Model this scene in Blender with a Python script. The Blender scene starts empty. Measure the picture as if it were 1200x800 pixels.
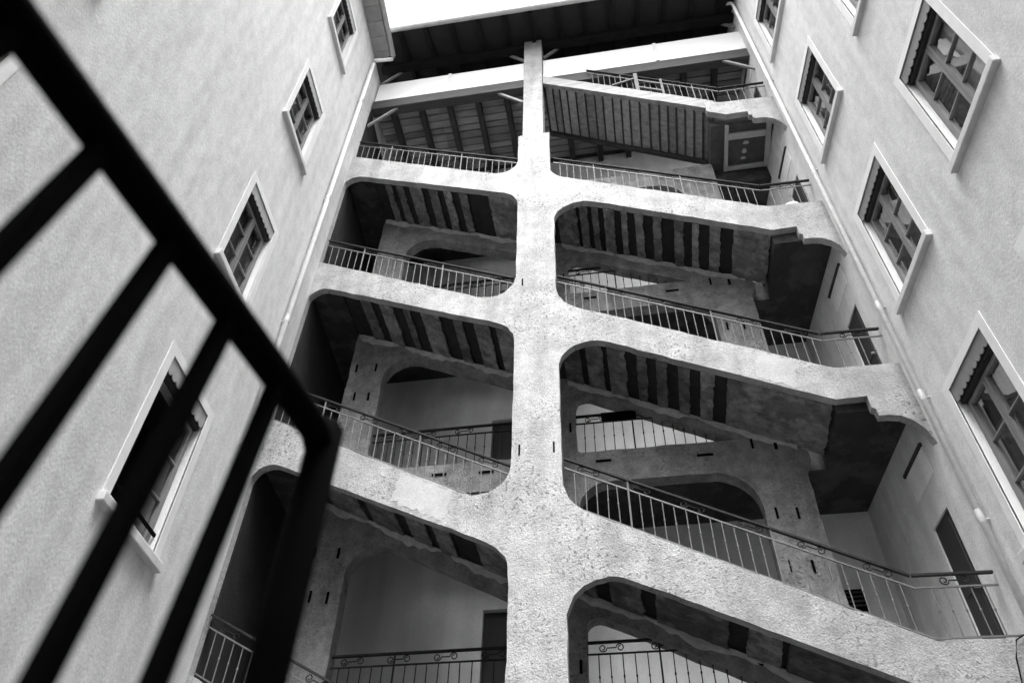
import bpy, math, random
from mathutils import Vector, Matrix
from mathutils.geometry import tessellate_polygon
random.seed(7)
scene = bpy.context.scene
COL = scene.collection

# ------------------------------------------------------------------ camera, sky, sun, exposure
S = 0.92                      # metres per survey unit
CAMZ = 0.45                   # crouching eye height above the courtyard floor
pitch, roll, yaw = math.radians(46.156), math.radians(1.594), math.radians(10.433)
fwd = Vector((0, math.cos(pitch), math.sin(pitch))); rgt = Vector((1, 0, 0)); upv = rgt.cross(fwd)
r2 = math.cos(roll)*rgt + math.sin(roll)*upv
u2 = -math.sin(roll)*rgt + math.cos(roll)*upv
Rz = Matrix.Rotation(yaw, 3, 'Z')
r2, u2, f2 = Rz @ r2, Rz @ u2, Rz @ fwd
cam = bpy.data.cameras.new('camera'); camo = bpy.data.objects.new('camera', cam); COL.objects.link(camo)
M = Matrix((r2, u2, -f2)).transposed().to_4x4(); M.translation = Vector((0, 0, CAMZ))
camo.matrix_world = M
cam.sensor_fit = 'HORIZONTAL'; cam.sensor_width = 36; cam.lens = 914.93/1200*36
cam.clip_start = 0.02; cam.clip_end = 2000
cam.dof.use_dof = True; cam.dof.focus_distance = 13.0; cam.dof.aperture_fstop = 2.4
scene.camera = camo

SUN_EL, SUN_AZ = math.radians(68), math.radians(173)     # high, from behind the camera, thin cloud
world = bpy.data.worlds.new('World'); scene.world = world; world.use_nodes = True
nt = world.node_tree; nt.nodes.clear()
sky = nt.nodes.new('ShaderNodeTexSky'); sky.sky_type = 'NISHITA'; sky.sun_disc = False
sky.sun_elevation = SUN_EL; sky.sun_rotation = SUN_AZ; sky.dust_density = 4.0; sky.air_density = 1.0
bw = nt.nodes.new('ShaderNodeRGBToBW')                    # monochrome film
bg = nt.nodes.new('ShaderNodeBackground'); bg.inputs['Strength'].default_value = 0.15
wo = nt.nodes.new('ShaderNodeOutputWorld')
nt.links.new(sky.outputs[0], bw.inputs[0]); nt.links.new(bw.outputs[0], bg.inputs[0]); nt.links.new(bg.outputs[0], wo.inputs[0])
sl = bpy.data.lights.new('sun', 'SUN'); sl.energy = 1.3; sl.angle = math.radians(35); sl.color = (1, 1, 1)
so = bpy.data.objects.new('sun', sl); COL.objects.link(so)
sd = Vector((math.sin(SUN_AZ)*math.cos(SUN_EL), math.cos(SUN_AZ)*math.cos(SUN_EL), math.sin(SUN_EL)))
so.rotation_euler = sd.to_track_quat('Z', 'Y').to_euler()
so.location = (0, -3, 30)
vs = scene.view_settings
vs.view_transform = 'Standard'; vs.look = 'None'; vs.gamma = 1; vs.exposure = 2.55; vs.use_curve_mapping = False

# ------------------------------------------------------------------ materials (monochrome)
def mat(name, v, var=0.15, scale=3.0, bump=0.2, bscale=40.0, rough=0.85, stretch=(1, 1, 1), stain=0.0, metal=0.0,
        pits=0.0, obj_rand=0.0, lo=None, patch=0.0, spec=.4, grain=0.0):
    m = bpy.data.materials.new(name); m.use_nodes = True
    t = m.node_tree; N = t.nodes.new; L = t.links.new
    b = t.nodes['Principled BSDF']; b.inputs['Roughness'].default_value = rough; b.inputs['Metallic'].default_value = metal; b.inputs['Specular IOR Level'].default_value = spec
    tc = N('ShaderNodeTexCoord'); mp = N('ShaderNodeMapping'); mp.inputs['Scale'].default_value = stretch
    geo = N('ShaderNodeNewGeometry')
    L(geo.outputs['Position'], mp.inputs['Vector'])
    n1 = N('ShaderNodeTexNoise'); n1.inputs['Scale'].default_value = scale; n1.inputs['Detail'].default_value = 8; n1.inputs['Roughness'].default_value = 0.62
    L(mp.outputs[0], n1.inputs['Vector'])
    cr = N('ShaderNodeMapRange'); cr.inputs['From Min'].default_value = 0.3; cr.inputs['From Max'].default_value = 0.7
    cr.inputs['To Min'].default_value = v*(1-var) if lo is None else lo; cr.inputs['To Max'].default_value = v*(1+var)
    L(n1.outputs[0], cr.inputs['Value'])
    val = cr.outputs[0]
    def mul(a, bsock):
        x = N('ShaderNodeMath'); x.operation = 'MULTIPLY'; L(a, x.inputs[0]); L(bsock, x.inputs[1]); return x.outputs[0]
    if stain > 0:                                   # vertical run marks
        m2 = N('ShaderNodeMapping'); m2.inputs['Scale'].default_value = (2.2, 2.2, 0.25); L(geo.outputs['Position'], m2.inputs['Vector'])
        n2 = N('ShaderNodeTexNoise'); n2.inputs['Scale'].default_value = 1.6; n2.inputs['Detail'].default_value = 6; L(m2.outputs[0], n2.inputs['Vector'])
        c2 = N('ShaderNodeMapRange'); c2.inputs['From Min'].default_value = .38; c2.inputs['From Max'].default_value = .6
        c2.inputs['To Min'].default_value = 1-stain; c2.inputs['To Max'].default_value = 1; L(n2.outputs[0], c2.inputs['Value'])
        val = mul(val, c2.outputs[0])
    if grain > 0:                                   # sandy speckle
        ng = N('ShaderNodeTexNoise'); ng.inputs['Scale'].default_value = 42; ng.inputs['Detail'].default_value = 3; L(geo.outputs['Position'], ng.inputs['Vector'])
        cg = N('ShaderNodeMapRange'); cg.inputs['From Min'].default_value = .35; cg.inputs['From Max'].default_value = .65
        cg.inputs['To Min'].default_value = 1-grain; cg.inputs['To Max'].default_value = 1+grain*.6; L(ng.outputs[0], cg.inputs['Value']); val = mul(val, cg.outputs[0])
    if obj_rand > 0:
        oi = N('ShaderNodeObjectInfo'); c3 = N('ShaderNodeMapRange'); c3.inputs['To Min'].default_value = 1-obj_rand; c3.inputs['To Max'].default_value = 1+obj_rand
        L(oi.outputs['Random'], c3.inputs['Value']); val = mul(val, c3.outputs[0])
    hsock = None
    nb = N('ShaderNodeTexNoise'); nb.inputs['Scale'].default_value = bscale; nb.inputs['Detail'].default_value = 6; nb.inputs['Roughness'].default_value = .6
    L(mp.outputs[0], nb.inputs['Vector']); hsock = nb.outputs[0]
    if pits > 0:                                    # pitted roughcast: voronoi knobs and holes in patches, hole shadows painted into the colour
        vo = N('ShaderNodeTexVoronoi'); vo.inputs['Scale'].default_value = 20; vo.feature = 'F1'
        wn = N('ShaderNodeTexNoise'); wn.inputs['Scale'].default_value = 9; L(geo.outputs['Position'], wn.inputs['Vector'])
        mx = N('ShaderNodeMix'); mx.data_type = 'VECTOR'; mx.inputs['Factor'].default_value = .12
        L(geo.outputs['Position'], mx.inputs['A']); L(wn.outputs['Color'], mx.inputs['B']); L(mx.outputs['Result'], vo.inputs['Vector'])
        hp = N('ShaderNodeMapRange'); hp.inputs['From Min'].default_value = .1; hp.inputs['From Max'].default_value = .55
        hp.inputs['To Min'].default_value = 1; hp.inputs['To Max'].default_value = 0; L(vo.outputs['Distance'], hp.inputs['Value'])
        pn = N('ShaderNodeTexNoise'); pn.inputs['Scale'].default_value = 1.0; pn.inputs['Detail'].default_value = 4; L(geo.outputs['Position'], pn.inputs['Vector'])
        pr = N('ShaderNodeMapRange'); pr.inputs['From Min'].default_value = .4; pr.inputs['From Max'].default_value = .62; L(pn.outputs[0], pr.inputs['Value'])
        k = mul(hp.outputs[0], pr.outputs[0])
        n5 = N('ShaderNodeTexNoise'); n5.inputs['Scale'].default_value = 19; n5.inputs['Detail'].default_value = 5; L(geo.outputs['Position'], n5.inputs['Vector'])
        r5 = N('ShaderNodeMapRange'); r5.inputs['From Min'].default_value = .36; r5.inputs['From Max'].default_value = .43; L(n5.outputs[0], r5.inputs['Value'])
        r6 = N('ShaderNodeMapRange'); r6.inputs['To Min'].default_value = 1-pits*.55; r6.inputs['To Max'].default_value = 1; L(r5.outputs[0], r6.inputs['Value'])
        inv = N('ShaderNodeMix'); inv.data_type = 'FLOAT'; inv.inputs['A'].default_value = 1; L(pr.outputs[0], inv.inputs['Factor']); L(r6.outputs[0], inv.inputs['B'])
        val = mul(val, inv.outputs['Result'])
        a = N('ShaderNodeMath'); a.operation = 'MULTIPLY_ADD'; L(k, a.inputs[0]); a.inputs[1].default_value = .35*pits; L(hsock, a.inputs[2])
        a2 = N('ShaderNodeMath'); a2.operation = 'ADD'; L(a.outputs[0], a2.inputs[0]); L(mul(r5.outputs[0], pr.outputs[0]), a2.inputs[1]); hsock = a2.outputs[0]
    if patch > 0:                                   # flaked and repaired plaster
        vp_ = N('ShaderNodeTexNoise'); vp_.inputs['Scale'].default_value = 1.9; vp_.inputs['Detail'].default_value = 7; vp_.inputs['Roughness'].default_value = .65
        L(geo.outputs['Position'], vp_.inputs['Vector'])
        rp = N('ShaderNodeMapRange'); rp.inputs['From Min'].default_value = .5; rp.inputs['From Max'].default_value = .54
        rp.inputs['To Min'].default_value = 1-patch; rp.inputs['To Max'].default_value = 1; L(vp_.outputs[0], rp.inputs['Value']); val = mul(val, rp.outputs[0])
    cc = N('ShaderNodeCombineColor')
    for i in range(3): L(val, cc.inputs[i])
    L(cc.outputs[0], b.inputs['Base Color'])
    bp_ = N('ShaderNodeBump'); bp_.inputs['Strength'].default_value = bump; bp_.inputs['Distance'].default_value = 0.03
    L(hsock, bp_.inputs['Height']); L(bp_.outputs[0], b.inputs['Normal'])
    return m
MT = {
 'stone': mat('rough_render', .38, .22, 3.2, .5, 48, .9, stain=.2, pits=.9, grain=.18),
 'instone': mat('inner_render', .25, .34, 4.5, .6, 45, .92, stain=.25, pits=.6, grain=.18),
 'plaster': mat('wall_plaster', .66, .11, 6, .22, 34, .88, stretch=(1, 1, .6), stain=.12, grain=.1),
 'backwall': mat('gallery_plaster', .78, .1, 1.8, .15, 25, .9, stain=.12, grain=.06),
 'trim': mat('pale_trim', .74, .06, 4, .12, 40, .7),
 'sill': mat('stone_sill', .6, .1, 5, .2, 50, .8),
 'pipe': mat('painted_zinc', .86, .1, 7, .08, 30, .5),
 'gutter': mat('zinc_gutter', .5, .12, 4, .05, 30, .4),
 'valance': mat('valance_paint', .38, .12, 6, .05, 30, .55),
 'valance_dark': mat('valance_grey_paint', .22, .12, 6, .05, 30, .55),
 'sash': mat('sash_paint', .2, .14, 8, .15, 60, .55, stretch=(1, 1, .2)),
 'dim': mat('recess_shade_plaster', .012, .3, 2, .3, 25, .95, patch=.3),  # near-black: the shade of the left recess put into the colour
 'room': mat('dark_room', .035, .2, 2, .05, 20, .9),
 'curtain': mat('net_curtain', .13, .3, 8, .3, 25, .9, stretch=(3, 3, .2)),
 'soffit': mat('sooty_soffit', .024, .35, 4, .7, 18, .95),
 'band': mat('lime_band', .21, .5, 6, .9, 25, .95, patch=.35, obj_rand=.35),
 'patch': mat('trowelled_patch', .41, .12, 4, .2, 30, .88, grain=.1),
 'lip': mat('lime_lip', .42, .25, 6, .9, 22, .95),
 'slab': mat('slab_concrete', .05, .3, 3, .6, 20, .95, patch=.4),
 'iron': mat('railing_paint_shaded', .025, .2, 12, .1, 60, .75, spec=.12),  # railing paint darkened: underside and silhouette shade put into the colour
 'ironlit': mat('railing_paint_lit', .13, .2, 12, .1, 60, .6, spec=.25),  # same railing paint made lighter, skylight on the balusters put into the colour
 'black': mat('black_iron', .003, .2, 12, .05, 60, .9, spec=.03),
 'door': mat('dark_door', .03, .2, 5, .1, 40, .6, stretch=(4, 4, .3)),
 'white': mat('white_fascia', .86, .03, 3, .03, 30, .5),
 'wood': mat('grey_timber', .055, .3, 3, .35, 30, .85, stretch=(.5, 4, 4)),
 'woodl': mat('pale_timber', .25, .3, 4, .3, 30, .8, stretch=(.5, 4, 4)),
 'gatewood': mat('gate_timber', .13, .3, 4, .3, 30, .85),
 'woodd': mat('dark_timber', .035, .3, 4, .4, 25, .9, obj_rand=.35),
 'board': mat('ceiling_board', .26, .35, 4, .4, 25, .9, stretch=(.4, 3, 3), obj_rand=.3),
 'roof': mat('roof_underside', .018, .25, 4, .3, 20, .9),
 'rafter': mat('shaded_rafter', .014, .3, 4, .3, 20, .95, spec=.1),  # blacker than the other timber: shade under the roof put into the colour
 'floor': mat('pale_bounce_paving', .5, .12, 3, .2, 20, .85),
 'tile': mat('roof_tile', .25, .2, 6, .4, 20, .9),
 'ground': mat('courtyard_paving', .08, .15, 2, .4, 12, .9),
 'panel': mat('soffit_panel', .07, .25, 6, .3, 20, .9),
 'eavep': mat('eave_panel', .3, .12, 5, .15, 30, .8, obj_rand=.08),
 'brass': mat('knob_metal', .6, .1, 5, .05, 30, .3, metal=.8),
}
gm = bpy.data.materials.new('window_glass'); gm.use_nodes = True
t = gm.node_tree; t.nodes.clear()
o_ = t.nodes.new('ShaderNodeOutputMaterial'); mx = t.nodes.new('ShaderNodeMixShader'); fr = t.nodes.new('ShaderNodeFresnel'); fr.inputs[0].default_value = 1.52
tr = t.nodes.new('ShaderNodeBsdfTransparent'); tr.inputs[0].default_value = (.8, .8, .8, 1); gl = t.nodes.new('ShaderNodeBsdfGlossy'); gl.inputs['Roughness'].default_value = .02
nz = t.nodes.new('ShaderNodeTexNoise'); nz.inputs['Scale'].default_value = 2.5; bb = t.nodes.new('ShaderNodeBump'); bb.inputs['Strength'].default_value = .004; bb.inputs['Distance'].default_value = .05
t.links.new(nz.outputs[0], bb.inputs['Height']); t.links.new(bb.outputs[0], gl.inputs['Normal'])
ad = t.nodes.new('ShaderNodeMath'); ad.operation = 'MULTIPLY_ADD'; ad.inputs[1].default_value = .32; ad.inputs[2].default_value = .02
t.links.new(fr.outputs[0], ad.inputs[0]); t.links.new(ad.outputs[0], mx.inputs[0]); t.links.new(tr.outputs[0], mx.inputs[1]); t.links.new(gl.outputs[0], mx.inputs[2]); t.links.new(mx.outputs[0], o_.inputs[0])
MT['glass'] = gm

# ------------------------------------------------------------------ helpers
def W(p): return Vector((p[0]*S, p[1]*S, p[2]*S + CAMZ))      # survey units -> metres
def wloc(o):
    v = Vector(o.location)
    while o.parent: o = o.parent; v += Vector(o.location)
    return v
def link(name, mesh, origin, parent=None, m=None):
    ob = bpy.data.objects.new(name, mesh); COL.objects.link(ob)
    ob.parent = parent
    ob.location = origin - (wloc(parent) if parent else Vector((0, 0, 0)))
    return ob
def empty(name, p, label=None, cat=None, group=None):
    e = bpy.data.objects.new(name, None); COL.objects.link(e); e.location = p; e.empty_display_size = .2
    tag(e, label, cat, group); return e
def tag(o, label=None, cat=None, group=None, kind=None):
    if label: o['label'] = label
    if cat: o['category'] = cat
    if group: o['group'] = group
    if kind: o['kind'] = kind
    return o
class MB:
    """collects faces in metres; build() makes one mesh object"""
    def __init__(s): s.v = []; s.f = []
    def add(s, vs, fs):
        k = len(s.v); s.v += [Vector(x) for x in vs]; s.f += [tuple(i+k for i in f) for f in fs]; return s
    def hexa(s, c):          # 8 corners: bottom 4 (ccw), top 4
        return s.add(c, [(3, 2, 1, 0), (4, 5, 6, 7), (0, 1, 5, 4), (1, 2, 6, 5), (2, 3, 7, 6), (3, 0, 4, 7)])
    def box(s, a, b, fn=W):
        (x0, y0, z0), (x1, y1, z1) = a, b
        return s.hexa([fn(q) for q in ((x0, y0, z0), (x1, y0, z0), (x1, y1, z0), (x0, y1, z0), (x0, y0, z1), (x1, y0, z1), (x1, y1, z1), (x0, y1, z1))])
    def prism(s, loops, fn, d0, d1):
        """loops of 2-D points (first outer, then holes); fn(a, b, d) -> metres"""
        tris = tessellate_polygon([[Vector((p[0], p[1], 0)) for p in l] for l in loops])
        pts = [p for l in loops for p in l]; n = len(pts)
        vs = [fn(p[0], p[1], d0) for p in pts] + [fn(p[0], p[1], d1) for p in pts]
        fs = []
        for a, b, c in tris:
            fs.append((a, b, c)); fs.append((n+c, n+b, n+a))
        k = 0
        for l in loops:
            m = len(l)
            for i in range(m):
                j = (i+1) % m
                fs.append((k+i, k+j, n+k+j, n+k+i))
            k += m
        return s.add(vs, fs)
    def tube(s, pts, r, n=8, cap=True, rs=None):
        pts = [Vector(p) for p in pts]; rings = []
        for i, p in enumerate(pts):
            d = (pts[min(i+1, len(pts)-1)] - pts[max(i-1, 0)]).normalized()
            a = Vector((0, 0, 1)) if abs(d.z) < .9 else Vector((1, 0, 0))
            e1 = d.cross(a).normalized(); e2 = d.cross(e1)
            rr = rs[i] if rs else r
            rings.append([p + rr*(math.cos(2*math.pi*k/n)*e1 + math.sin(2*math.pi*k/n)*e2) for k in range(n)])
        vs = [v for rg in rings for v in rg]; fs = []
        for i in range(len(pts)-1):
            for k in range(n):
                fs.append((i*n+k, i*n+(k+1) % n, (i+1)*n+(k+1) % n, (i+1)*n+k))
        if cap: fs.append(tuple(range(n))[::-1]); fs.append(tuple((len(pts)-1)*n+k for k in range(n)))
        return s.add(vs, fs)
    def bar(s, p, q, w, h):          # rectangular bar between two points (metres), w sideways, h upright
        p, q = Vector(p), Vector(q); d = (q-p).normalized(); a = Vector((0, 0, 1)) if abs(d.z) < .95 else Vector((0, 1, 0))
        e = d.cross(a).normalized()*w/2; u = e.cross(d).normalized()*h/2
        return s.hexa([p-e-u, p+e-u, q+e-u, q-e-u, p-e+u, p+e+u, q+e+u, q-e+u])
    def mesh(s, name, m, origin, smooth=False, fix=True):
        me = bpy.data.meshes.new(name); me.from_pydata([v-origin for v in s.v], [], s.f); me.materials.append(MT[m])
        if fix:
            import bmesh
            bm = bmesh.new(); bm.from_mesh(me); bmesh.ops.recalc_face_normals(bm, faces=bm.faces); bm.to_mesh(me); bm.free()
        if smooth:
            for p in me.polygons: p.use_smooth = True
        return me
    def build(s, name, m, parent=None, smooth=False, bevel=0.0, origin=None, seg=2):
        if origin is None:
            xs = [v.x for v in s.v]; ys = [v.y for v in s.v]; zs = [v.z for v in s.v]
            origin = Vector(((min(xs)+max(xs))/2, (min(ys)+max(ys))/2, min(zs)))
        ob = link(name, s.mesh(name, m, origin, smooth), origin, parent)
        if bevel:
            b = ob.modifiers.new('bevel', 'BEVEL'); b.width = bevel; b.segments = seg; b.limit_method = 'ANGLE'; b.angle_limit = math.radians(40)
        return ob
def rounded(corners, step=.09):
    """corners (x, z, r) -> polyline with filleted corners"""
    out = []; n = len(corners)
    for i in range(n):
        x, z, r = corners[i]; p = Vector((x, z))
        if r <= 0: out.append((x, z)); continue
        a = (Vector(corners[i-1][:2]) - p); b = (Vector(corners[(i+1) % n][:2]) - p)
        la, lb = a.length, b.length; a.normalize(); b.normalize()
        ang = a.angle(b); tl = min(r/math.tan(ang/2), la*.48, lb*.48); r = tl*math.tan(ang/2)
        c = p + (a+b).normalized()*(r/math.sin(ang/2))
        s0 = p+a*tl-c; s1 = p+b*tl-c
        a0 = math.atan2(s0.y, s0.x); a1 = math.atan2(s1.y, s1.x)
        da = (a1-a0+math.pi) % (2*math.pi)-math.pi
        k = max(5, int(abs(da)*r/step))
        for j in range(k+1):
            th = a0+da*j/k; out.append((c.x+r*math.cos(th), c.y+r*math.sin(th)))
    return out
def rough(loop, step=.2, amp=.006, keep=None):
    """resample a loop and jitter it: hand-rendered edges are never ruler straight"""
    out = []; n = len(loop)
    for i in range(n):
        a, b = Vector(loop[i]), Vector(loop[(i+1) % n]); L = (b-a).length
        if L < 1e-6: continue
        k = max(1, int(L/step)); nrm = Vector((-(b-a).y, (b-a).x))/L
        for j in range(k):
            p = a+(b-a)*j/k
            if not (keep and keep(p)): p = p+nrm*random.gauss(0, amp)
            out.append((p.x, p.y))
    return out
XZ = lambda a, b, d: W((a, d, b))

# ------------------------------------------------------------------ ground
g = MB()
g.add([(-400, -400, 0), (400, -400, 0), (400, 400, 0), (-400, 400, 0)], [(0, 1, 2, 3)])
tag(g.build('ground', 'ground'), kind='structure')
GZ = -CAMZ/S                                            # ground in survey units

# ------------------------------------------------------------------ surveyed lines of the four flights
def lin(x0, z0, x1, z1): return lambda x: z0+(x-x0)*(z1-z0)/(x1-x0)
TL, TR, BL, BR = {}, {}, {}, {}
TL[3] = lin(-6.3, 18.37, -1.8, 16.32); TR[3] = lin(-.98, 16.16, 3.54, 13.9)
BL[3] = lin(-6.3, 17.59, -1.8, 15.55); BR[3] = lin(-.98, 15.33, 3.45, 13.06)
TL[2] = lin(-6.3, 13.83, -1.8, 11.62); TR[2] = lin(-.98, 11.56, 3.61, 9.14)
BL[2] = lin(-6.3, 13.14, -1.8, 11.0);  BR[2] = lin(-.98, 10.80, 3.45, 8.46)
TL[1] = lin(-6.3, 9.22, -1.8, 6.82);   TR[1] = lin(-.98, 6.90, 3.58, 4.45)
BL[1] = lin(-6.3, 8.46, -1.8, 6.15);   BR[1] = lin(-.98, 6.00, 3.45, 3.83)
for D_ in (TL, TR, BL, BR):
    D_[0] = (lambda f: (lambda x: f(x)-4.66))(D_[1])
XR = {3: 3.54, 2: 3.61, 1: 3.58, 0: 3.58}              # where the ramp turns into the right landing
LZ = {3: 13.85, 2: 9.12, 1: 4.46, 0: -.2}              # its level at the front edge
ZG = {0: -.22, 1: 4.44, 2: 8.93, 3: 13.42, 4: 17.98}   # gallery floors
YF, YFB, YI, YIB, YB = 10.0, 10.15, 11.4, 11.66, 13.05  # front frame, inner frame, back wall
xl = lambda y: -6.3-.07*(y-10)                         # left building's face
xr = lambda y: 4.63-.10*(y-10)                         # right building's face

tower = empty('staircase_building', W((-1.4, 11.5, GZ)), 'tall open stairwell building with pale rendered frame of sloping flights and rounded openings', 'building')

# --- front frame: pillar + sloping beams, one rendered surface with its openings
def bracket(zb):     # stepped corbel and arch springing from the right wall, listed from the beam out to the wall
    return [(3.93, zb+.02, 0), (3.93, zb-.22, 0), (3.98, zb-.26, 0), (3.98, zb-.40, 0), (4.14, zb-.40, 0), (4.3, zb-.44, 0), (4.46, zb-.56, 0), (4.57, zb-.74, 0), (4.63, zb-1.02, 0)]
outer = [(-6.42, GZ-.1, 0), (-6.42, TL[3](-6.42), 0), (-1.82, TL[3](-1.82), .45), (-1.82, 18.24, 0), (-1.03, 18.24, 0), (-1.03, TR[3](-1.03), .6), (XR[3], LZ[3]+.03, 0), (4.72, LZ[3], 0), (4.72, GZ-.1, 0)]
loops = [rough(rounded(outer))]
keepL = lambda p: p.x < -6.2 or p.x > 4.55
for k in (1, 2, 3):
    lh = [(-6.3, TL[k-1](-6.3), 0), (-1.8, TL[k-1](-1.8), .55), (-1.8, BL[k](-1.8), .6), (-6.3, BL[k](-6.3)-.12, .32)]
    loops.append(rough(rounded(lh), keep=keepL))
    zb = BR[k](3.45)
    rh = [(-.98, TR[k-1](-.98), .75), (XR[k-1], LZ[k-1]+.02, 0), (4.63, LZ[k-1], 0)] + bracket(zb)[::-1] + [(3.45, zb, 0), (-.98, BR[k](-.98), .62)]
    loops.append(rough(rounded(rh), keep=keepL))
loops.append(rough(rounded([(-6.3, GZ+.03, 0), (-1.8, GZ+.03, 0), (-1.8, BL[0](-1.8), .6), (-6.3, BL[0](-6.3)-.12, .32)]), keep=keepL))
loops.append(rounded([(-.98, GZ+.03, 0), (.9, GZ+.03, 0), (-.98, BR[0](-.98), .5)]))
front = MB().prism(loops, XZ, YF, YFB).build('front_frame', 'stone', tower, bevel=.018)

# smooth repair patches trowelled onto the beams
for xs_, lo_f, hi_f in (((2.32, 2.92), BR[2], TR[2]), ((-3.75, -2.85), BL[1], TL[1]), ):
    a, b = xs_
    q = rough([(a, lo_f(a)+.05), (b, lo_f(b)+.05), (b+.12, hi_f(b+.12)-.05), (a+.12, hi_f(a+.12)-.05)], amp=.02, step=.06)
    MB().prism([q], XZ, YF-.003, YF+.02).build('repair_patch', 'patch', front)

# --- inner frame behind the flights: piers, sloping beams, gallery beams
PX = dict(l0=-5.65, l1=-4.88, m0=-1.95, m1=-.83, r0=2.2, r1=3.05)
out2 = [(PX['l0'], GZ-.1), (PX['l0'], ZG[4]), (PX['r1'], ZG[4])]
for k in (3, 2, 1):
    z = BR[k](3.3)
    out2 += [(PX['r1'], z+.1), (PX['r1']+.12, z), (PX['r1']+.12, z-.2), (PX['r1'], z-.4)]
out2 += [(PX['r1'], GZ-.1)]
loops = [rough(out2, amp=.006)]
for k in (0, 1, 2, 3):
    zg = max(ZG[k], GZ+.05); dz = (.08, .08, .27, .5)[k]
    a = [(PX['l1'], zg, .12), (PX['m0'], zg, .12), (PX['m0'], BL[k](PX['m0'])-dz, .3), (PX['l1'], BL[k](PX['l1'])-dz, .55)]
    loops.append(rough(rounded(a), amp=.005))
    xs = [x/100 for x in range(-80, 220) if BR[k](x/100)-dz <= zg]
    xe = xs[0] if xs else 1.9
    if BR[k](PX['m1'])-dz > zg+.5:
        loops.append(rough(rounded([(PX['m1'], zg, .1), (xe, zg, 0), (PX['m1'], BR[k](PX['m1'])-dz+.02, .2)]), amp=.006))
    zt = ZG[k+1]-.68
    b = [(PX['m1'], TR[k](PX['m1'])+.1, .25), (PX['r0'], TR[k](PX['r0'])+.1, 0), (PX['r0'], zt, .75), (PX['m1'], zt, .55)]
    loops.append(rough(rounded(b), amp=.005))
    xa = [x/100 for x in range(-600, -200) if TL[k](x/100)+.1 <= zt][0]
    loops.append(rounded([(xa+.1, zt, 0), (PX['m0'], TL[k](PX['m0'])+.15, .1), (PX['m0'], zt, .15)]))
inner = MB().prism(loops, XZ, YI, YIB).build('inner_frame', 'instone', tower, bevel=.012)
# iron tie anchors let into the render
def anchor(x, z, w, h, par, y, rot=0):
    c, s_ = math.cos(rot), math.sin(rot)
    q = [(x+a*c-b*s_, z+a*s_+b*c) for a, b in ((-w/2, -h/2), (w/2, -h/2), (w/2, h/2), (-w/2, h/2))]
    MB().prism([q], XZ, y-.025, y+.03).build('tie_anchor', 'black', par)
for k in (0, 1, 2):
    dz = (-4.55, 0, 4.5)[k]
    for x, z in ((2.38, 7.35), (2.71, 7.32), (2.38, 6.39), (2.71, 6.36), (-5.41, 6.4), (-5.1, 6.36)): anchor(x, z+dz, .036, .2, inner, YI)
    for x, z in ((-5.5, 11.83), (-5.06, 11.79)): anchor(x, z-4.6+dz+(.0 if k else 0), .036, .2, inner, YI)
    for x, z in ((-.36, 8.7), (1.43, 8.64), (-3.4, 8.7), (-2.51, 8.67)): anchor(x, z+dz, .28, .035, inner, YI)
    anchor(1.54, 9.5+dz, .28, .04, inner, YI, -.5); anchor(2.27, 8.8+dz, .036, .2, inner, YI); anchor(2.66, 8.72+dz, .05, .16, inner, YI); anchor(-.93, 9.54+dz, .036, .2, inner, YI)
for x, z in ((-1.67, 8.0), (-1.1, 8.0), (-1.67, 3.4), (-1.12, 3.4), (-1.66, 12.3)): anchor(x, z, .03, .22, front, YF+.02)

# --- flights: stepped slab, sooty soffit between ragged lime bands
def ragged_band(x0, x1, zf, y0, y1, par, drop=.055, name='plaster_band', m='band', amp=.025):
    ny = 26; L, R = [], []
    el = er = 0.0
    for j in range(ny+1):
        y = y0+(y1-y0)*j/ny
        el = .55*el+random.gauss(0, amp*.45); er = .55*er+random.gauss(0, amp*1.3)
        L.append((x0+el+random.gauss(0, amp*.5), y)); R.append((x1+er+random.gauss(0, amp*.5), y))
    vs, fs = [], []
    for off in (0.012, -drop):
        for j in range(ny+1):
            for (x, y) in (L[j], R[j]): vs.append(W((x, y, zf(x)+off+ (random.gauss(0, .006) if off < 0 else 0))))
    k = 2*(ny+1)
    for j in range(ny):
        a = 2*j
        fs += [(a, a+1, a+3, a+2), (k+a+2, k+a+3, k+a+1, k+a), (a+2, k+a+2, k+a, a), (a+1, k+a+1, k+a+3, a+3)]
    fs += [(0, k, k+1, 1), (2*ny+1, k+2*ny+1, k+2*ny, 2*ny)]
    MB().add(vs, fs).build(name, m, par)
def ragged_strip(x0, x1, zf, y, par):
    """crumbling lime lip where soffit meets the inner beam"""
    n = int((x1-x0)/.11); vs, fs = [], []
    for j in range(n+1):
        x = x0+(x1-x0)*j/n; h = .06+.08*random.random()+.05*math.sin(j*.5); d = .03+.05*random.random()
        z = zf(x)
        vs += [W((x, y+.004, z+.02)), W((x, y-d, z+.0)), W((x, y-d*.8, z-h*.6)), W((x, y+.004, z-h))]
    for j in range(n):
        a = 4*j
        for q in range(3): fs.append((a+q, a+q+1, a+q+5, a+q+4))
    fs += [(0, 1, 2, 3), (4*n+3, 4*n+2, 4*n+1, 4*n)]
    MB().add(vs, fs).build('plaster_lip', 'lip', par)
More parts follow.
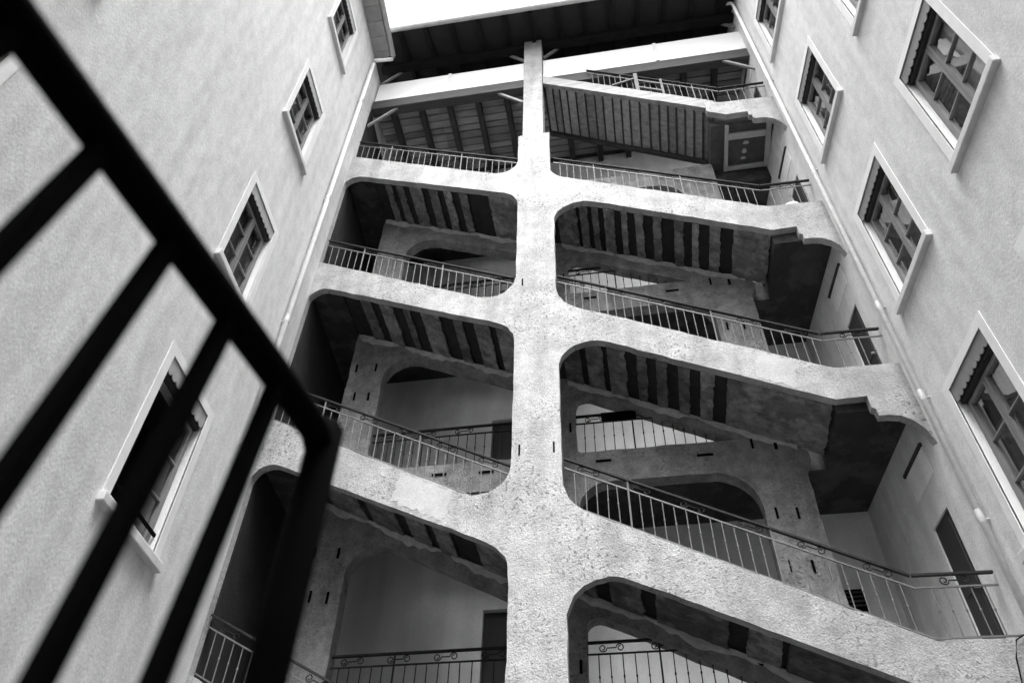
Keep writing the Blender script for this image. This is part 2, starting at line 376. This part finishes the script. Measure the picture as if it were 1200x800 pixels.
bands = {
 3: [(-5.3, -5.12), (-4.98, -4.78), (-4.62, -4.3), (-4.1, -3.86), (-3.7, -3.5), (-3.3, -3.1), (-2.55, -1.83), (-.95, -.5), (-.42, -.24), (-.14, .0), (.12, .34), (.5, .62), (.8, .97), (1.17, 1.33), (1.6, 1.78), (1.96, 2.08), (2.3, 2.5), (2.75, 3.41)],
 2: [(-5.2, -4.95), (-4.75, -4.45), (-4.2, -4.05), (-3.8, -3.4), (-3.1, -2.9), (-2.65, -2.35), (-2.2, -1.83), (-.95, -.62), (-.5, -.2), (-.1, .22), (.42, .58), (.75, .92), (1.12, 1.3), (1.48, 1.68), (1.9, 3.41)],
 1: [(-5.3, -4.6), (-4.45, -3.9), (-3.7, -3.35), (-3.2, -2.9), (-2.45, -1.83), (-.95, -.62), (-.4, .05), (.25, 1.2), (1.45, 1.85), (1.95, 3.41)],
 0: [(-5.3, -4.6), (-4.45, -3.9), (-3.7, -3.35), (-3.2, -2.9), (-2.45, -1.83)]}
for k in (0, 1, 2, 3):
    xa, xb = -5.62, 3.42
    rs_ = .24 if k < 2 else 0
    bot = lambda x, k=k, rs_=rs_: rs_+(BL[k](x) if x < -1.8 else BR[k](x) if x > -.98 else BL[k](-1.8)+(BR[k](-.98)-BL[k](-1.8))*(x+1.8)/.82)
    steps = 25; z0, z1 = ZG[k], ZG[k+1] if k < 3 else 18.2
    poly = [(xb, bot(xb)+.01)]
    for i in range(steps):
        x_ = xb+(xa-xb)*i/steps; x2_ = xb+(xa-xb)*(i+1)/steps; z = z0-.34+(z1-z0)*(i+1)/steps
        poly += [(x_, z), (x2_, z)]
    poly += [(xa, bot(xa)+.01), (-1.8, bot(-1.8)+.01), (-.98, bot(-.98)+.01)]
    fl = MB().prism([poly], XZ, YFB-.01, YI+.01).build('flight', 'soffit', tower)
    for a, b in bands[k]:
        if k == 0 and a > -1.8: continue
        ragged_band(a, b, lambda x: bot(x), YFB+.002, YI-.004, fl, amp=.007)
    for a, b in ((-5.6, -1.84), (-.94, 3.0)):
        if k == 0 and a > -1.8: continue
        ragged_strip(a, b, lambda x: bot(x)-.03, YI, fl)
# --- gallery floors with both landings
for k in (1, 2, 3, 4):
    zt, zb = ZG[k], ZG[k]-.62
    out = [(xl(YFB)-.02, YFB+.01), (-5.64, YFB+.01), (-5.64, YIB-.01), (3.44, YIB-.01), (3.44, YFB+.01), (xr(YFB)+.04, YFB+.01), (xr(YB)+.04, YB), (xl(YB)-.02, YB)]
    if k == 4: out = [(xl(YFB)-.02, YFB+.01), (-5.64, YFB+.01), (-5.64, YIB-.01), (xr(YIB)+.04, YIB-.01), (xr(YB)+.04, YB), (xl(YB)-.02, YB)]
    MB().prism([out], lambda a, b, d: W((a, b, d)), zb, zt).build('gallery_floor', 'slab', tower)
    MB().prism([[(a+(.05 if a < 0 else -.05), b) for a, b in out]], lambda a, b, d: W((a, b, d)), zt+.002, zt+.02).build('bounce_paving', 'floor', tower)  # pale sheet added on unseen floor tops, bounces light onto the back wall
MB().prism([[(YFB+.012, GZ-.1), (YB-.002, GZ-.1), (YB-.002, 21.2), (YFB+.012, 21.2)]], lambda a, b, d: W((xl(a)+d, a, b)), .004, .03).build('recess_shade_sheet', 'dim', tower)  # dark sheet over the left wall, painting in the landing's shade
# --- back wall with doors
dl = []
for k in (0, 1, 2, 3, 4):
    z = max(ZG[k], GZ+.02)
    dl += [(-2.8, z+.02, -1.85, z+2.4)]
loops = [[(-6.6, GZ-.1), (-6.6, 25.4), (4.7, 25.4), (4.7, GZ-.1)]] + [[(a, b), (c, b), (c, d), (a, d)] for a, b, c, d in dl]
bwall = MB().prism(loops, XZ, YB, YB+.35).build('back_wall', 'backwall', tower)
for a, b, c, d in dl:
    dr = MB().box((a, YB+.12, b), (c, YB+.18, d)).build('door', 'door', tower)
    for (pa, pb, pc, pd) in ((a+.1, b+.15, c-.1, b+.9), (a+.1, b+1.05, c-.1, d-.12)):
        MB().box((pa, YB+.1, pb), (pc, YB+.125, pd)).build('door_panel', 'door', dr, bevel=.01)
    MB().tube([W((c-.09, YB+.06, b+1.05)), W((c-.09, YB+.12, b+1.05))], .025, 8).build('handle', 'brass', dr)
v = MB().box((3.42, YB-.06, 6.4), (3.78, YB+.01, 6.78)).build('wall_vent', 'black', tower, bevel=.01)
for i in range(4): MB().box((3.45, YB-.085, 6.46+i*.08), (3.75, YB-.055, 6.49+i*.08)).build('louvre', 'door', v)

# --- timber flight to the attic and its landing
t4 = lin(-1.15, 21.55, 3.45, 18.55)
st = MB().prism([rough([(-1.16, t4(-1.16)), (3.2, t4(3.2)), (3.2, t4(3.2)-.46), (-1.16, t4(-1.16)-.46)], amp=.006)], XZ, YF+.02, YF+.14)
tf = st.build('timber_flight', 'woodl', tower)
x = -1.1
while x < 3.0:
    w = random.uniform(.15, .21); z = t4(x+w/2)-.44; a_ = math.atan((18.55-21.55)/4.6)
    q = [(x, t4(x)-.47), (x+w, t4(x+w)-.47), (x+w, t4(x+w)-.42), (x, t4(x)-.42)]
    MB().prism([q], XZ, YF+.145, YI+.1).build('soffit_board', 'board', tf)
    q = [(x+w+.004, t4(x+w)-.5), (x+w+.034, t4(x+w+.03)-.5), (x+w+.034, t4(x+w+.03)-.44), (x+w+.004, t4(x+w)-.44)]
    MB().prism([q], XZ, YF+.145, YI+.1).build('batten', 'wood', tf)
    x += w+.045
MB().prism([[(-1.16, t4(-1.16)-.38), (3.0, t4(3.0)-.38), (3.0, t4(3.0)), (-1.16, t4(-1.16))]], XZ, YF+.15, YI+.09).build('tread_block', 'woodd', tf)
MB().prism([[(-1.16, t4(-1.16)-.62), (3.0, t4(3.0)-.62), (3.0, t4(3.0)+.02), (-1.16, t4(-1.16)+.02)]], XZ, YI+.11, YI+.2).build('inner_stringer', 'woodd', tf)
lp = [(2.95, 18.72, 0), (3.35, 18.56, 0), (4.72, 18.5, 0), (4.72, 16.9, 0), (4.63, 16.9, 0), (4.57, 17.18, 0), (4.44, 17.4, 0), (4.25, 17.52, 0), (4.02, 17.54, 0), (3.97, 17.6, 0), (3.97, 17.72, 0), (3.9, 17.76, 0), (3.9, 17.92, 0), (3.4, 17.9, 0), (2.95, 18.2, 0)]
MB().prism([rough([(a, b) for a, b, r in lp], amp=.005)], XZ, YF, YFB).build('upper_landing_edge', 'stone', tower, bevel=.015)
ul = MB().box((3.02, YFB+.16, 17.95), (xr(YIB)+.02, YIB-.02, 18.45)).build('upper_landing', 'panel', tower)
for a, b in (((3.36, 10.31, 17.86), (3.45, 11.62, 17.949)), ((4.38, 10.31, 17.86), (4.5, 11.62, 17.949)), ((3.452, 10.55, 17.87), (4.378, 10.72, 17.949)), ((3.452, 11.5, 17.87), (4.378, 11.62, 17.949))):
    MB().box(a, b).build('joist', 'patch', ul, bevel=.01)
for (cx, cy, rx, ry) in ((3.9, 10.88, .08, .05), (3.87, 11.12, .06, .07), (3.85, 11.32, .07, .04)):
    lo_ = [(cx+rx*math.cos(a*.7)*(1+.3*math.sin(a*2.3)), cy+ry*math.sin(a*.7)) for a in range(9)]
    MB().prism([lo_], lambda a, b, d: W((a, b, d)), 17.94, 17.949).build('plaster_patch', 'patch', ul)

# --- post, attic beam, white fascia, struts
MB().box((-1.72, YF+.02, 18.24), (-1.18, YF+.5, 24.2)).build('post', 'stone', tower, bevel=.02)
MB().box((-6.28, YF+.12, 21.24), (-1.725, YF+.4, 21.72)).build('attic_beam', 'wood', tower, bevel=.015)
MB().box((-1.175, YF+.16, 21.24), (4.66, YF+.4, 21.72)).build('attic_beam', 'wood', tower, bevel=.015)
fe = [-6.27, -4.02, -1.73, -1.17, 2.15, 4.66]
for i in (0, 1, 3, 4):
    f_ = MB().box((fe[i]+.012, YF+.16, 21.73), (fe[i+1]-.012, YF+.22, 22.87)).build('fascia_panel', 'white', tower)
for xj in (-4.02, 2.15): MB().box((xj-.05, YF+.13, 21.73), (xj+.05, YF+.158, 22.87)).build('cover_strip', 'trim', tower)
def strut(a, b, y=10.25, y2=None): MB().bar(W((a[0], y, a[1])), W((b[0], y if y2 is None else y2, b[1])), .055, .07).build('strut', 'woodl', tower)
strut((-1.75, 23.25), (-2.55, 24.2)); strut((-1.15, 23.25), (-.3, 24.25)); strut((-6.28, 23.05), (-5.5, 24.0)); strut((4.66, 23.35), (4.05, 24.05))
strut((-1.75, 20.5), (-2.8, 21.6), 10.22); strut((-6.3, 20.4), (-5.3, 21.5), 10.22); strut((4.66, 20.5), (3.55, 21.6), 10.22)
# attic floor seen from below: joists and boards
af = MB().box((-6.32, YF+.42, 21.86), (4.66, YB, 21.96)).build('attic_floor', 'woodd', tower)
y = YF+.43
while y < YB-.2:
    w = random.uniform(.19, .26)
    for a, b in ((-6.3, -4.4), (-4.395, -1.5), (-1.495, 1.4), (1.405, 4.6)):
        j = random.uniform(0, .02)
        MB().box((a, y, 21.80-j), (b, y+w-.035, 21.858)).build('ceiling_board', 'board', af)
    y += w
x = -5.75
while x < 4.5:
    if abs(x+1.45) > .1:
        MB().box((x-.08, YF+.43, 21.5), (x+.08, YB-.01, 21.775)).build('joist', 'woodd', af, bevel=.02)
    x += .86
# roof over the stairwell
rz = lambda y: 23.74+.32*(y-8.95)
def roofmap(a, b, d): return W((a, b, rz(b)+d))
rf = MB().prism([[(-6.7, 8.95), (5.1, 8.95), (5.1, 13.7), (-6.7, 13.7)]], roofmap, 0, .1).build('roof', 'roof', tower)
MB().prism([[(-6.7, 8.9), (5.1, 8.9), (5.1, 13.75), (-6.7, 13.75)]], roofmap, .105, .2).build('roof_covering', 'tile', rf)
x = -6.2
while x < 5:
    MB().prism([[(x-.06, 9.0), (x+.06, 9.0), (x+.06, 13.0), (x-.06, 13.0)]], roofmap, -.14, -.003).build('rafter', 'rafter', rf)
    x += .8
MB().box((-6.3, 10.02, 23.7), (-1.725, 10.24, rz(10.02)-.145)).build('purlin', 'rafter', rf)
MB().box((-1.175, 10.02, 23.7), (4.66, 10.24, rz(10.02)-.145)).build('purlin', 'rafter', rf)
gp = [W((-6.1, 8.88, rz(8.95)+.02)), W((5.0, 8.88, rz(8.95)+.02))]
MB().tube(gp, .075, 12).build('gutter', 'gutter', rf, smooth=True)

# ------------------------------------------------------------------ side buildings
class Side:
    def __init__(s, fx, sgn): s.fx, s.sgn = fx, sgn          # sgn: +1 when the courtyard lies towards +x
    def pt(s, y, z, d): return W((s.fx(y)+s.sgn*d, y, z))     # d > 0 is out into the courtyard
LS, RS = Side(xl, 1), Side(xr, -1)
def sbox(mb, side, y0, y1, z0, z1, d0, d1): return mb.box((y0, z0, d0), (y1, z1, d1), fn=lambda q: side.pt(*q))
CACHE = {}
def window(bld, side, y0, y1, z0, z1, vm, curtain, guard=False, open_leaf=False, head=.18):
    """y0..y1, z0..z1: opening; surround .18 wide"""
    P = lambda a, b, d: side.pt(a, b, d)
    ow = .155
    w = MB().prism([[(y0-ow, z0-.02), (y1+ow, z0-.02), (y1+ow, z1+ow), (y0-ow, z1+ow)], [(y0, z0-.019), (y1, z0-.019), (y1, z1), (y0, z1)]], P, -.02, .012).build('window', 'trim', bld, bevel=.008)
    sbox(MB(), side, y0-ow-.03, y1+ow+.03, z0-.16, z0-.022, -.2, .095).build('sill', 'sill', w, bevel=.015)
    # painted reveals
    rv = MB()
    for (a, b, c, d) in ((y0-.015, y0+.002, z0, z1), (y1-.002, y1+.015, z0, z1), (y0, y1, z1-.002, z1+.015)): sbox(rv, side, a, b, c, d, -.2, -.022)
    rv.build('reveal', 'trim', w)
    # valance with scalloped lower edge
    n = 9; hh = .2; e = [(y0+.01, z1-.005)]
    for i in range(n):
        a = y0+.01+(y1-y0-.02)*i/n; b = y0+.01+(y1-y0-.02)*(i+1)/n
        for j in range(7 if i == n-1 else 6):
            th = math.pi*j/6; e.append(((a+b)/2-(b-a)/2*math.cos(th), z1-hh-.07*math.sin(th)))
    e.append((y1-.01, z1-.005))
    MB().prism([e], P, -.022, -.008).build('valance', vm, w)
    sbox(MB(), side, y0+.02, y1-.02, z1-.3, z1-.01, -.13, -.05).build('blind_box_shade', 'room', w)  # blind box coloured dark to paint in the shade behind the valance
    # casement: two leaves, three panes each
    d0, d1 = -.19, -.13
    fr = MB(); sbox(fr, side, y0+.005, y0+.06, z0, z1-.305, d0, d1); sbox(fr, side, y1-.06, y1-.005, z0, z1-.305, d0, d1); sbox(fr, side, y0+.062, y1-.062, z0, z0+.06, d0, d1)
    fr.build('window_frame', 'sash', w)
    ym = (y0+y1)/2; zt = z1-.32
    for li, (a, b) in enumerate(((y0+.065, ym-.004), (ym+.004, y1-.065))):
        lf = MB(); st = .055; side_ = side
        if open_leaf and li == 0:                    # this leaf stands open into the room
            class Swung: pass
            sw = Swung(); sw.pt = lambda y, z, d, a=a, s0=side: s0.pt(a+.02+(d+.16), z, -.2-(y-a)); side = sw
        sbox(lf, side, a, a+st, z0+.065, zt, d0+.005, d1+.02); sbox(lf, side, b-st, b, z0+.065, zt, d0+.005, d1+.02)
        sbox(lf, side, a+st, b-st, z0+.065, z0+.16, d0+.008, d1+.017); sbox(lf, side, a+st, b-st, zt-.07, zt, d0+.008, d1+.017)
        leaf = lf.build('casement', 'sash', w)
        zz0, zz1 = z0+.16, zt-.07
        for i in range(3):
            p0 = zz0+(zz1-zz0)*i/3; p1 = zz0+(zz1-zz0)*(i+1)/3
            tl_ = random.uniform(-.0015, .0015)
            MB().add([side.pt(a+st, p0, -.156+tl_), side.pt(b-st, p0, -.156-tl_), side.pt(b-st, p1, -.156-tl_*.5), side.pt(a+st, p1, -.156+tl_)], [(0, 1, 2, 3)]).build('pane', 'glass', leaf)
            if i: sbox(MB(), side, a+st, b-st, p0-.014, p0+.014, d0+.012, d1+.01).build('glazing_bar', 'sash', leaf)
        side = side_
    # room behind
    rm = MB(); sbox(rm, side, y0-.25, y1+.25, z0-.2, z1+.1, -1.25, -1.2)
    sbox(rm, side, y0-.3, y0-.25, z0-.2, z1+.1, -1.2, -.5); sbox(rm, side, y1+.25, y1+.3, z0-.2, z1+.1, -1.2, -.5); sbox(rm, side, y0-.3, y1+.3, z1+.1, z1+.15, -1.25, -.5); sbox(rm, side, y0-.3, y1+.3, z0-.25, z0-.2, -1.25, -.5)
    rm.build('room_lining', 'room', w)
    if curtain and not open_leaf:
        for (a, b) in [(.03, .97)]:
            cv, cf = [], []; n = 14
            for i in range(n+1):
                y = y0+(y1-y0)*(a+(b-a)*i/n); dd = -.28+.012*math.sin(i*1.9+z0*9)
                cv += [side.pt(y, z0+.1, dd), side.pt(y, z1-.25, dd)]
            for i in range(n): cf.append((2*i, 2*i+2, 2*i+3, 2*i+1))
            MB().add(cv, cf).build('curtain', 'curtain', w)
    if guard:
        MB().bar(side.pt(y0, z0+.3, -.08), side.pt(y1, z0+.3, -.08), .03, .04).build('guard_bar', 'black', w)
    return w
def side_building(side, name, label, wins, doors, ytop, y0, y1, eave_d, eave_end, far_doors=()):
    b = empty(name, side.pt(5, GZ, 0), label, 'building')
    loops = [[(y0, GZ-.1), (y1, GZ-.1), (y1, ytop), (y0, ytop)]]
    for wv in wins: loops.append([(wv[0], wv[2]), (wv[1], wv[2]), (wv[1], wv[3]), (wv[0], wv[3])])
    for dv in doors: loops.append([(dv[0], dv[2]), (dv[1], dv[2]), (dv[1], dv[3]), (dv[0], dv[3])])
    MB().prism(loops, side.pt, 0, -.5).build('wall', 'plaster', b)
    for i, wv in enumerate(wins): window(b, side, *wv)
    for (a, c, z0, z1) in doors:
        d = sbox(MB(), side, a+.01, c-.01, z0+.01, z1-.01, -.08, -.025).build('door', 'door', b)
        sbox(MB(), side, a+.1, c-.1, z0+.15, z0+.9, -.0245, -.012).build('door_panel', 'door', d); sbox(MB(), side, a+.1, c-.1, z0+1.05, z1-.12, -.0245, -.012).build('door_panel', 'door', d)
        MB().tube([side.pt(a+.09, z0+1.0, -.02), side.pt(a+.09, z0+1.0, .05)], .02, 8).build('handle', 'brass', d)
        # shallow fanlight panel over the door
        fz = z1+.55
        q = sbox(MB(), side, a-.06, c+.12, fz, fz+.5, -.01, .008).build('lintel_panel', 'backwall', b)
        sbox(MB(), side, a-.09, c+.15, fz+.5, fz+.56, -.01, .04).build('recess_shade_strip', 'slab', q)  # dark strip painting in the shade along the recess's top edge
    # eave
    ev = sbox(MB(), side, y0, eave_end, ytop+.03, ytop+.2, -.5, eave_d).build('eave', 'tile', b)
    y = y0
    while y < eave_end-.05:
        sbox(MB(), side, y+.006, min(y+.45, eave_end)-.006, ytop-.03, ytop+.028, .004, eave_d-.02).build('eave_panel', 'eavep', ev)
        y += .45
    gt = MB().tube([side.pt(y0, ytop+.05, eave_d+.07), side.pt(eave_end+.02, ytop+.05, eave_d+.07)], .07, 12).build('gutter', 'gutter', ev, smooth=True)
    return b
def drainpipe(b, side, y, ztop, eave_d, elbow_y, collars, r=.052):
    p = [side.pt(elbow_y, ztop+.05, eave_d+.07), side.pt(elbow_y, ztop-.12, eave_d+.05), side.pt(elbow_y-(elbow_y-y)*.4, ztop-.28, eave_d*.6), side.pt(y, ztop-.55, .12), side.pt(y, ztop-.75, .1), side.pt(y, GZ, .1)]
    d = MB().tube(p, r, 14).build('drainpipe', 'pipe', b, smooth=True)
    for z in collars:
        MB().tube([side.pt(y, z, .1), side.pt(y, z+.05, .1), side.pt(y, z+.1, .1), side.pt(y, z+.2, .1)], r, 14, cap=False, rs=[r*1.0, r*1.14, r*1.14, r*1.0]).build('collar', 'gutter', d, smooth=True)
        MB().bar(side.pt(y, z+.06, .09), side.pt(y, z+.06, -.02), .02, .02).build('bracket', 'gutter', d)

LW = []
for (z0, z1, cu, gd) in ((5.3, 7.68, [(0.55, .98)], True), (9.95, 12.15, [(.05, .3), (.6, .95)], False), (14.62, 16.88, [(.1, .9)], False), (19.45, 21.7, [(.5, .95)], False)):
    LW.append((6.85, 8.14 if gd else 7.97, z0, z1, 'valance', cu, gd, gd))
for (z0, z1) in ((5.3, 7.68), (9.95, 12.15)): LW.append((1.4, 2.52, z0, z1, 'valance', [(.6, .98)], False))
left = side_building(LS, 'side_building', 'pale plastered building beside the left ends of the flights, windows with light scalloped valances', LW, [], 23.2, -6.5, 13.2, .5, 9.45)
drainpipe(left, LS, 9.29, 23.2, .5, 9.5, (20.0, 15.2, 11.0, 8.0, 3.9), .05)
RW = []
for (z0, z1, cu) in ((5.2, 7.72, [(.1, .5)]), (9.7, 12.1, [(.05, .35), (.6, .95)]), (14.32, 16.62, [(.5, .95)]), (19.05, 21.2, [(.1, .8)])):
    RW.append((7.92, 9.14, z0, z1, 'valance_dark', cu))
for (z0, z1, cu) in ((5.2, 7.62, [(.1, .5)]), (9.66, 12.02, [(.3, .7)]), (14.27, 16.6, [(.1, .9)])):
    RW.append((5.25, 6.5, z0, z1, 'valance_dark', cu))
RW.append((2.6, 3.85, 9.66, 12.02, 'valance_dark', [(.1, .5)]))
RD = [(10.5, 11.12, ZG[k]+.02, ZG[k]+2.24) for k in (1, 2, 3, 4)]
right = side_building(RS, 'side_building', 'pale plastered building beside the right landings, windows with grey scalloped valances', RW, RD, 24.3, -6.5, 13.2, .28, 9.75)
drainpipe(right, RS, 9.66, 24.3, .28, 9.85, (18.6, 14.45, 10.05, 8.0, 5.85, 3.0), .042)

# unseen building added behind the camera to close and shade the courtyard
ob_ = empty('added_courtyard_building', W((-.5, -6, GZ)), 'plain unseen building added opposite the stairwell to shade the courtyard', 'building')
lo2 = [[(-7.5, GZ-.1), (7.5, GZ-.1), (7.5, 18), (-7.5, 18)]]
ow_ = [(x, x+1.15, z, z+2.3) for x in (-4.6, -1.9, .8, 3.5) for z in (1, 5.4, 9.9, 14.4)]
for a, b, c, d in ow_: lo2.append([(a, c), (b, c), (b, d), (a, d)])
MB().prism(lo2, lambda a, b, d: W((a, -6-d, b)), 0, .4).build('wall', 'plaster', ob_)
for a, b, c, d in ow_:
    w_ = MB().box((a, -6.25, c), (b, -6.22, d)).build('window', 'room', ob_)
    for q in (.03, .5, .97): MB().box((a+(b-a)*q-.035, -6.22, c), (a+(b-a)*q+.035, -6.18, d)).build('stile', 'sash', w_)
    MB().box((a, -6, c-.14), (b, -5.88, c-.01)).build('sill', 'sill', w_)
MB().box((-7.5, -7.3, 18.02), (7.5, -5.7, 18.2)).build('roof', 'tile', ob_)

# ------------------------------------------------------------------ railings
def baluster_mesh(h, m='ironlit'):
    key = ('bal', round(h, 3), m)
    if key not in CACHE:
        z = [0, h*.48, h*.5, h*.53, h*.55, h]; r = [.0085, .0085, .014, .014, .0085, .0085]
        CACHE[key] = MB().tube([(0, 0, q) for q in z], 0, 6, rs=r).mesh('baluster', m, Vector((0, 0, 0)))
    return CACHE[key]
def scroll_mesh():
    if 'scr' not in CACHE:
        mb = MB()
        for s_ in (-1, 1):
            pts = []
            for i in range(15):
                th = i/14*2.6*math.pi; r = .058*(1-.62*i/14)
                pts.append((s_*(.12-0) + s_*(-math.cos(th))*r*1.0, 0, s_*(math.sin(th))*r))
            pts = [(0, 0, 0)] + pts
            mb.tube(pts, .009, 5)
        CACHE['scr'] = mb.mesh('scroll', 'iron', Vector((0, 0, 0)))
    return CACHE['scr']
def railing(label, runs, h=.95, posts=(), group='wrought iron railings of the stairwell', spacing=.18, sc=True, m='ironlit'):
    """runs: list of ((x,y,z),(x,y,z)) base lines in survey units"""
    e = empty('iron_railing', W(runs[0][0]), label, 'railing', group)
    for a, b in runs:
        a, b = Vector(a), Vector(b); A, B = W(a), W(b); up = Vector((0, 0, S))
        MB().bar(A+up*(h-.02), B+up*(h-.02), .05, .028).build('handrail', 'iron', e)
        MB().bar(A+up*(h-.2), B+up*(h-.2), .022, .02).build('middle_rail', m, e)
        MB().bar(A+up*.07, B+up*.07, .024, .02).build('bottom_rail', m, e)
        n = max(1, round((b-a).length/spacing)); L = (h-.2-.07)*S
        me = baluster_mesh(L, m); dirv = (B-A).normalized(); slope = math.atan2(dirv.z, math.hypot(dirv.x, dirv.y)); hd = math.atan2(dirv.y, dirv.x)
        for i in range(1, n):
            p = A+(B-A)*i/n
            if i % 12 == 6:
                k = ('post', round(h, 2), m)
                if k not in CACHE: CACHE[k] = MB().tube([(0, 0, 0), (0, 0, h*S)], .015, 6).mesh('post', m, Vector((0, 0, 0)))
                link('post', CACHE[k], p, e)
            else: link('baluster', me, p+up*.07, e).rotation_euler = (random.gauss(0, .006), random.gauss(0, .009), 0)
        if sc:
            ns = max(1, int((b-a).length/.75))
            for i in range(ns):
                p = A+(B-A)*(i+.5)/ns+up*(h-.11)
                o = link('scroll', scroll_mesh(), p, e); o.rotation_euler = Matrix.Rotation(hd, 4, 'Z').to_euler(); o.rotation_euler = (Matrix.Rotation(hd, 3, 'Z') @ Matrix.Rotation(-slope, 3, 'Y')).to_euler()
    return e
yr = 10.1; nm = {0: 'lowest', 1: 'second', 2: 'third', 3: 'topmost stone'}
for k in (0, 1, 2, 3):
    railing(f'iron railing on the {nm[k]} sloping beam, between the left building and the central pillar', [((-6.28, yr, TL[k](-6.28)), (-1.83, yr, TL[k](-1.83)))])
    if k:
        xe = XR[k]
        railing(f'iron railing on the {nm[k]} sloping beam, from central pillar down to the right landing', [((-.95, yr, TR[k](-.95)), (xe, yr, LZ[k]+.02)), ((xe+.02, yr, LZ[k]+.02), (4.6, yr, LZ[k]))])
gn = {1: 'lowest', 2: 'middle', 3: 'upper'}
for k in (1, 2, 3):
    railing(f'dark iron railing of the {gn[k]} gallery, behind the flight left of the central pillar', [((-4.9, YI+.12, ZG[k]), (-1.9, YI+.12, ZG[k]))], h=.98, m='iron', group='iron railings of the inner galleries')  # dark copy of the paint: silhouette against the back wall put into colour
    railing(f'dark iron railing of the {gn[k]} gallery, behind the flight right of the central pillar', [((-.86, YI+.12, ZG[k]), (2.25, YI+.12, ZG[k]))], h=.98, m='iron', group='iron railings of the inner galleries')
t4r = railing('iron railing along the timber flight under the white fascia', [((.1, 10.1, t4(.1)), (3.42, 10.1, t4(3.42))), ((3.45, 10.1, 18.55), (4.6, 10.1, 18.52))], h=.95)
gt = empty('wooden_gate', W((1.4, 10.06, t4(1.4))), 'small pale wooden gate fixed to the railing of the timber flight', 'gate')
MB().box((1.36, 10.03, t4(1.4)-.05), (1.46, 10.08, t4(1.4)+1.02)).build('gate_post', 'gatewood', gt)
MB().box((2.02, 10.03, t4(2.05)), (2.08, 10.08, t4(2.05)+.9)).build('gate_post', 'gatewood', gt)
for dz in (.25, .65): MB().bar(W((1.46, 10.055, t4(1.46)+dz)), W((2.02, 10.055, t4(2.02)+dz)), .03, .05).build('gate_rail', 'gatewood', gt)
MB().bar(W((.75, 10.055, t4(.75)+.12)), W((1.36, 10.055, t4(1.36)+.72)), .03, .05).build('brace', 'gatewood', gt)
# dark notice board hung in the railing of the middle gallery, pale bundle on the third landing
sg = MB().box((-.34, YI+.07, ZG[2]+.78), (.32, YI+.10, ZG[2]+.97)).build('notice_board', 'black')
tag(sg, 'narrow black board fixed under the handrail of the middle gallery railing', 'board')
bu = MB(); ring = []
for i in range(9):
    ph = math.pi*i/8
    for j in range(12):
        th = 2*math.pi*j/12; q = 1+.18*math.sin(3*th+i)+.1*math.sin(5*th-2*i)
        ring.append(W((4.08+.17*math.sin(ph)*math.cos(th)*q, 10.16+.08*math.sin(ph)*math.sin(th)*q, LZ[3]+.14-.13*math.cos(ph))))
fs = [(i*12+j, i*12+(j+1) % 12, (i+1)*12+(j+1) % 12, (i+1)*12+j) for i in range(8) for j in range(12)]
bu.add(ring, fs); tag(bu.build('cloth_bundle', 'white', smooth=True), 'small crumpled white bundle lying on the landing edge beside the right drainpipe', 'bundle')
# cable down the lowest right landing
cb = MB().tube([W((4.6, 9.97, 4.5)), W((4.45, 9.965, 4.42)), W((4.36, 9.965, 4.2)), W((4.3, 9.965, 3.9)), W((4.27, 9.965, 3.4))], .008, 6)
tag(cb.build('cable', 'black', smooth=True), 'thin black cable hanging over the lowest right landing edge', 'cable')

# ------------------------------------------------------------------ black railing right beside the camera
P0 = Vector((-.51573, .34972, .72197+CAMZ)); dv = Vector((.014793, .129119, .003059))
fr_ = empty('near_railing', Vector((-.5, .5, 0)), 'thick black iron railing standing close in front of the left building', 'railing')
A, B = P0-dv*7, P0+dv*4.15
up = Vector((0, 0, 1))
MB().tube([A+up*.026, P0-dv*2+up*.026, P0+up*.026, P0+dv*2+up*.026, P0+dv*3.6+up*.026, P0+dv*3.95+up*.022, P0+dv*4.13+up*.0, P0+dv*4.2-up*.03, P0+dv*4.2-up*.08], .0235, 12).build('handrail', 'black', fr_, smooth=True)
lean = Vector((0.02480, 0.06379, 0.99766))            # the old railing leans a little
ft = lean*(P0.z/lean.z)
bm_ = MB().hexa([Vector((x, y, -P0.z+.0))-Vector((ft.x, ft.y, 0)) for x, y in ((-.0105, -.0105), (.0105, -.0105), (.0105, .0105), (-.0105, .0105))]+[Vector((x, y, .01)) for x, y in ((-.0105, -.0105), (.0105, -.0105), (.0105, .0105), (-.0105, .0105))]).mesh('baluster', 'black', Vector((0, 0, 0)))
for i in range(-6, 4):
    link('baluster', bm_, P0+dv*i, fr_)
fo = -ft*((P0.z-.1)/P0.z); MB().bar(Vector((A.x+fo.x, A.y+fo.y, .1)), Vector((B.x+fo.x, B.y+fo.y, .1)), .03, .012).build('bottom_rail', 'black', fr_)
nw = P0+dv*4.16
MB().tube([(nw.x, nw.y, 0), (nw.x, nw.y, nw.z+.045), (nw.x, nw.y, nw.z+.058), (nw.x, nw.y, nw.z+.064)], 0, 14, rs=[.027, .027, .02, .008]).build('newel_post', 'black', fr_, smooth=True)
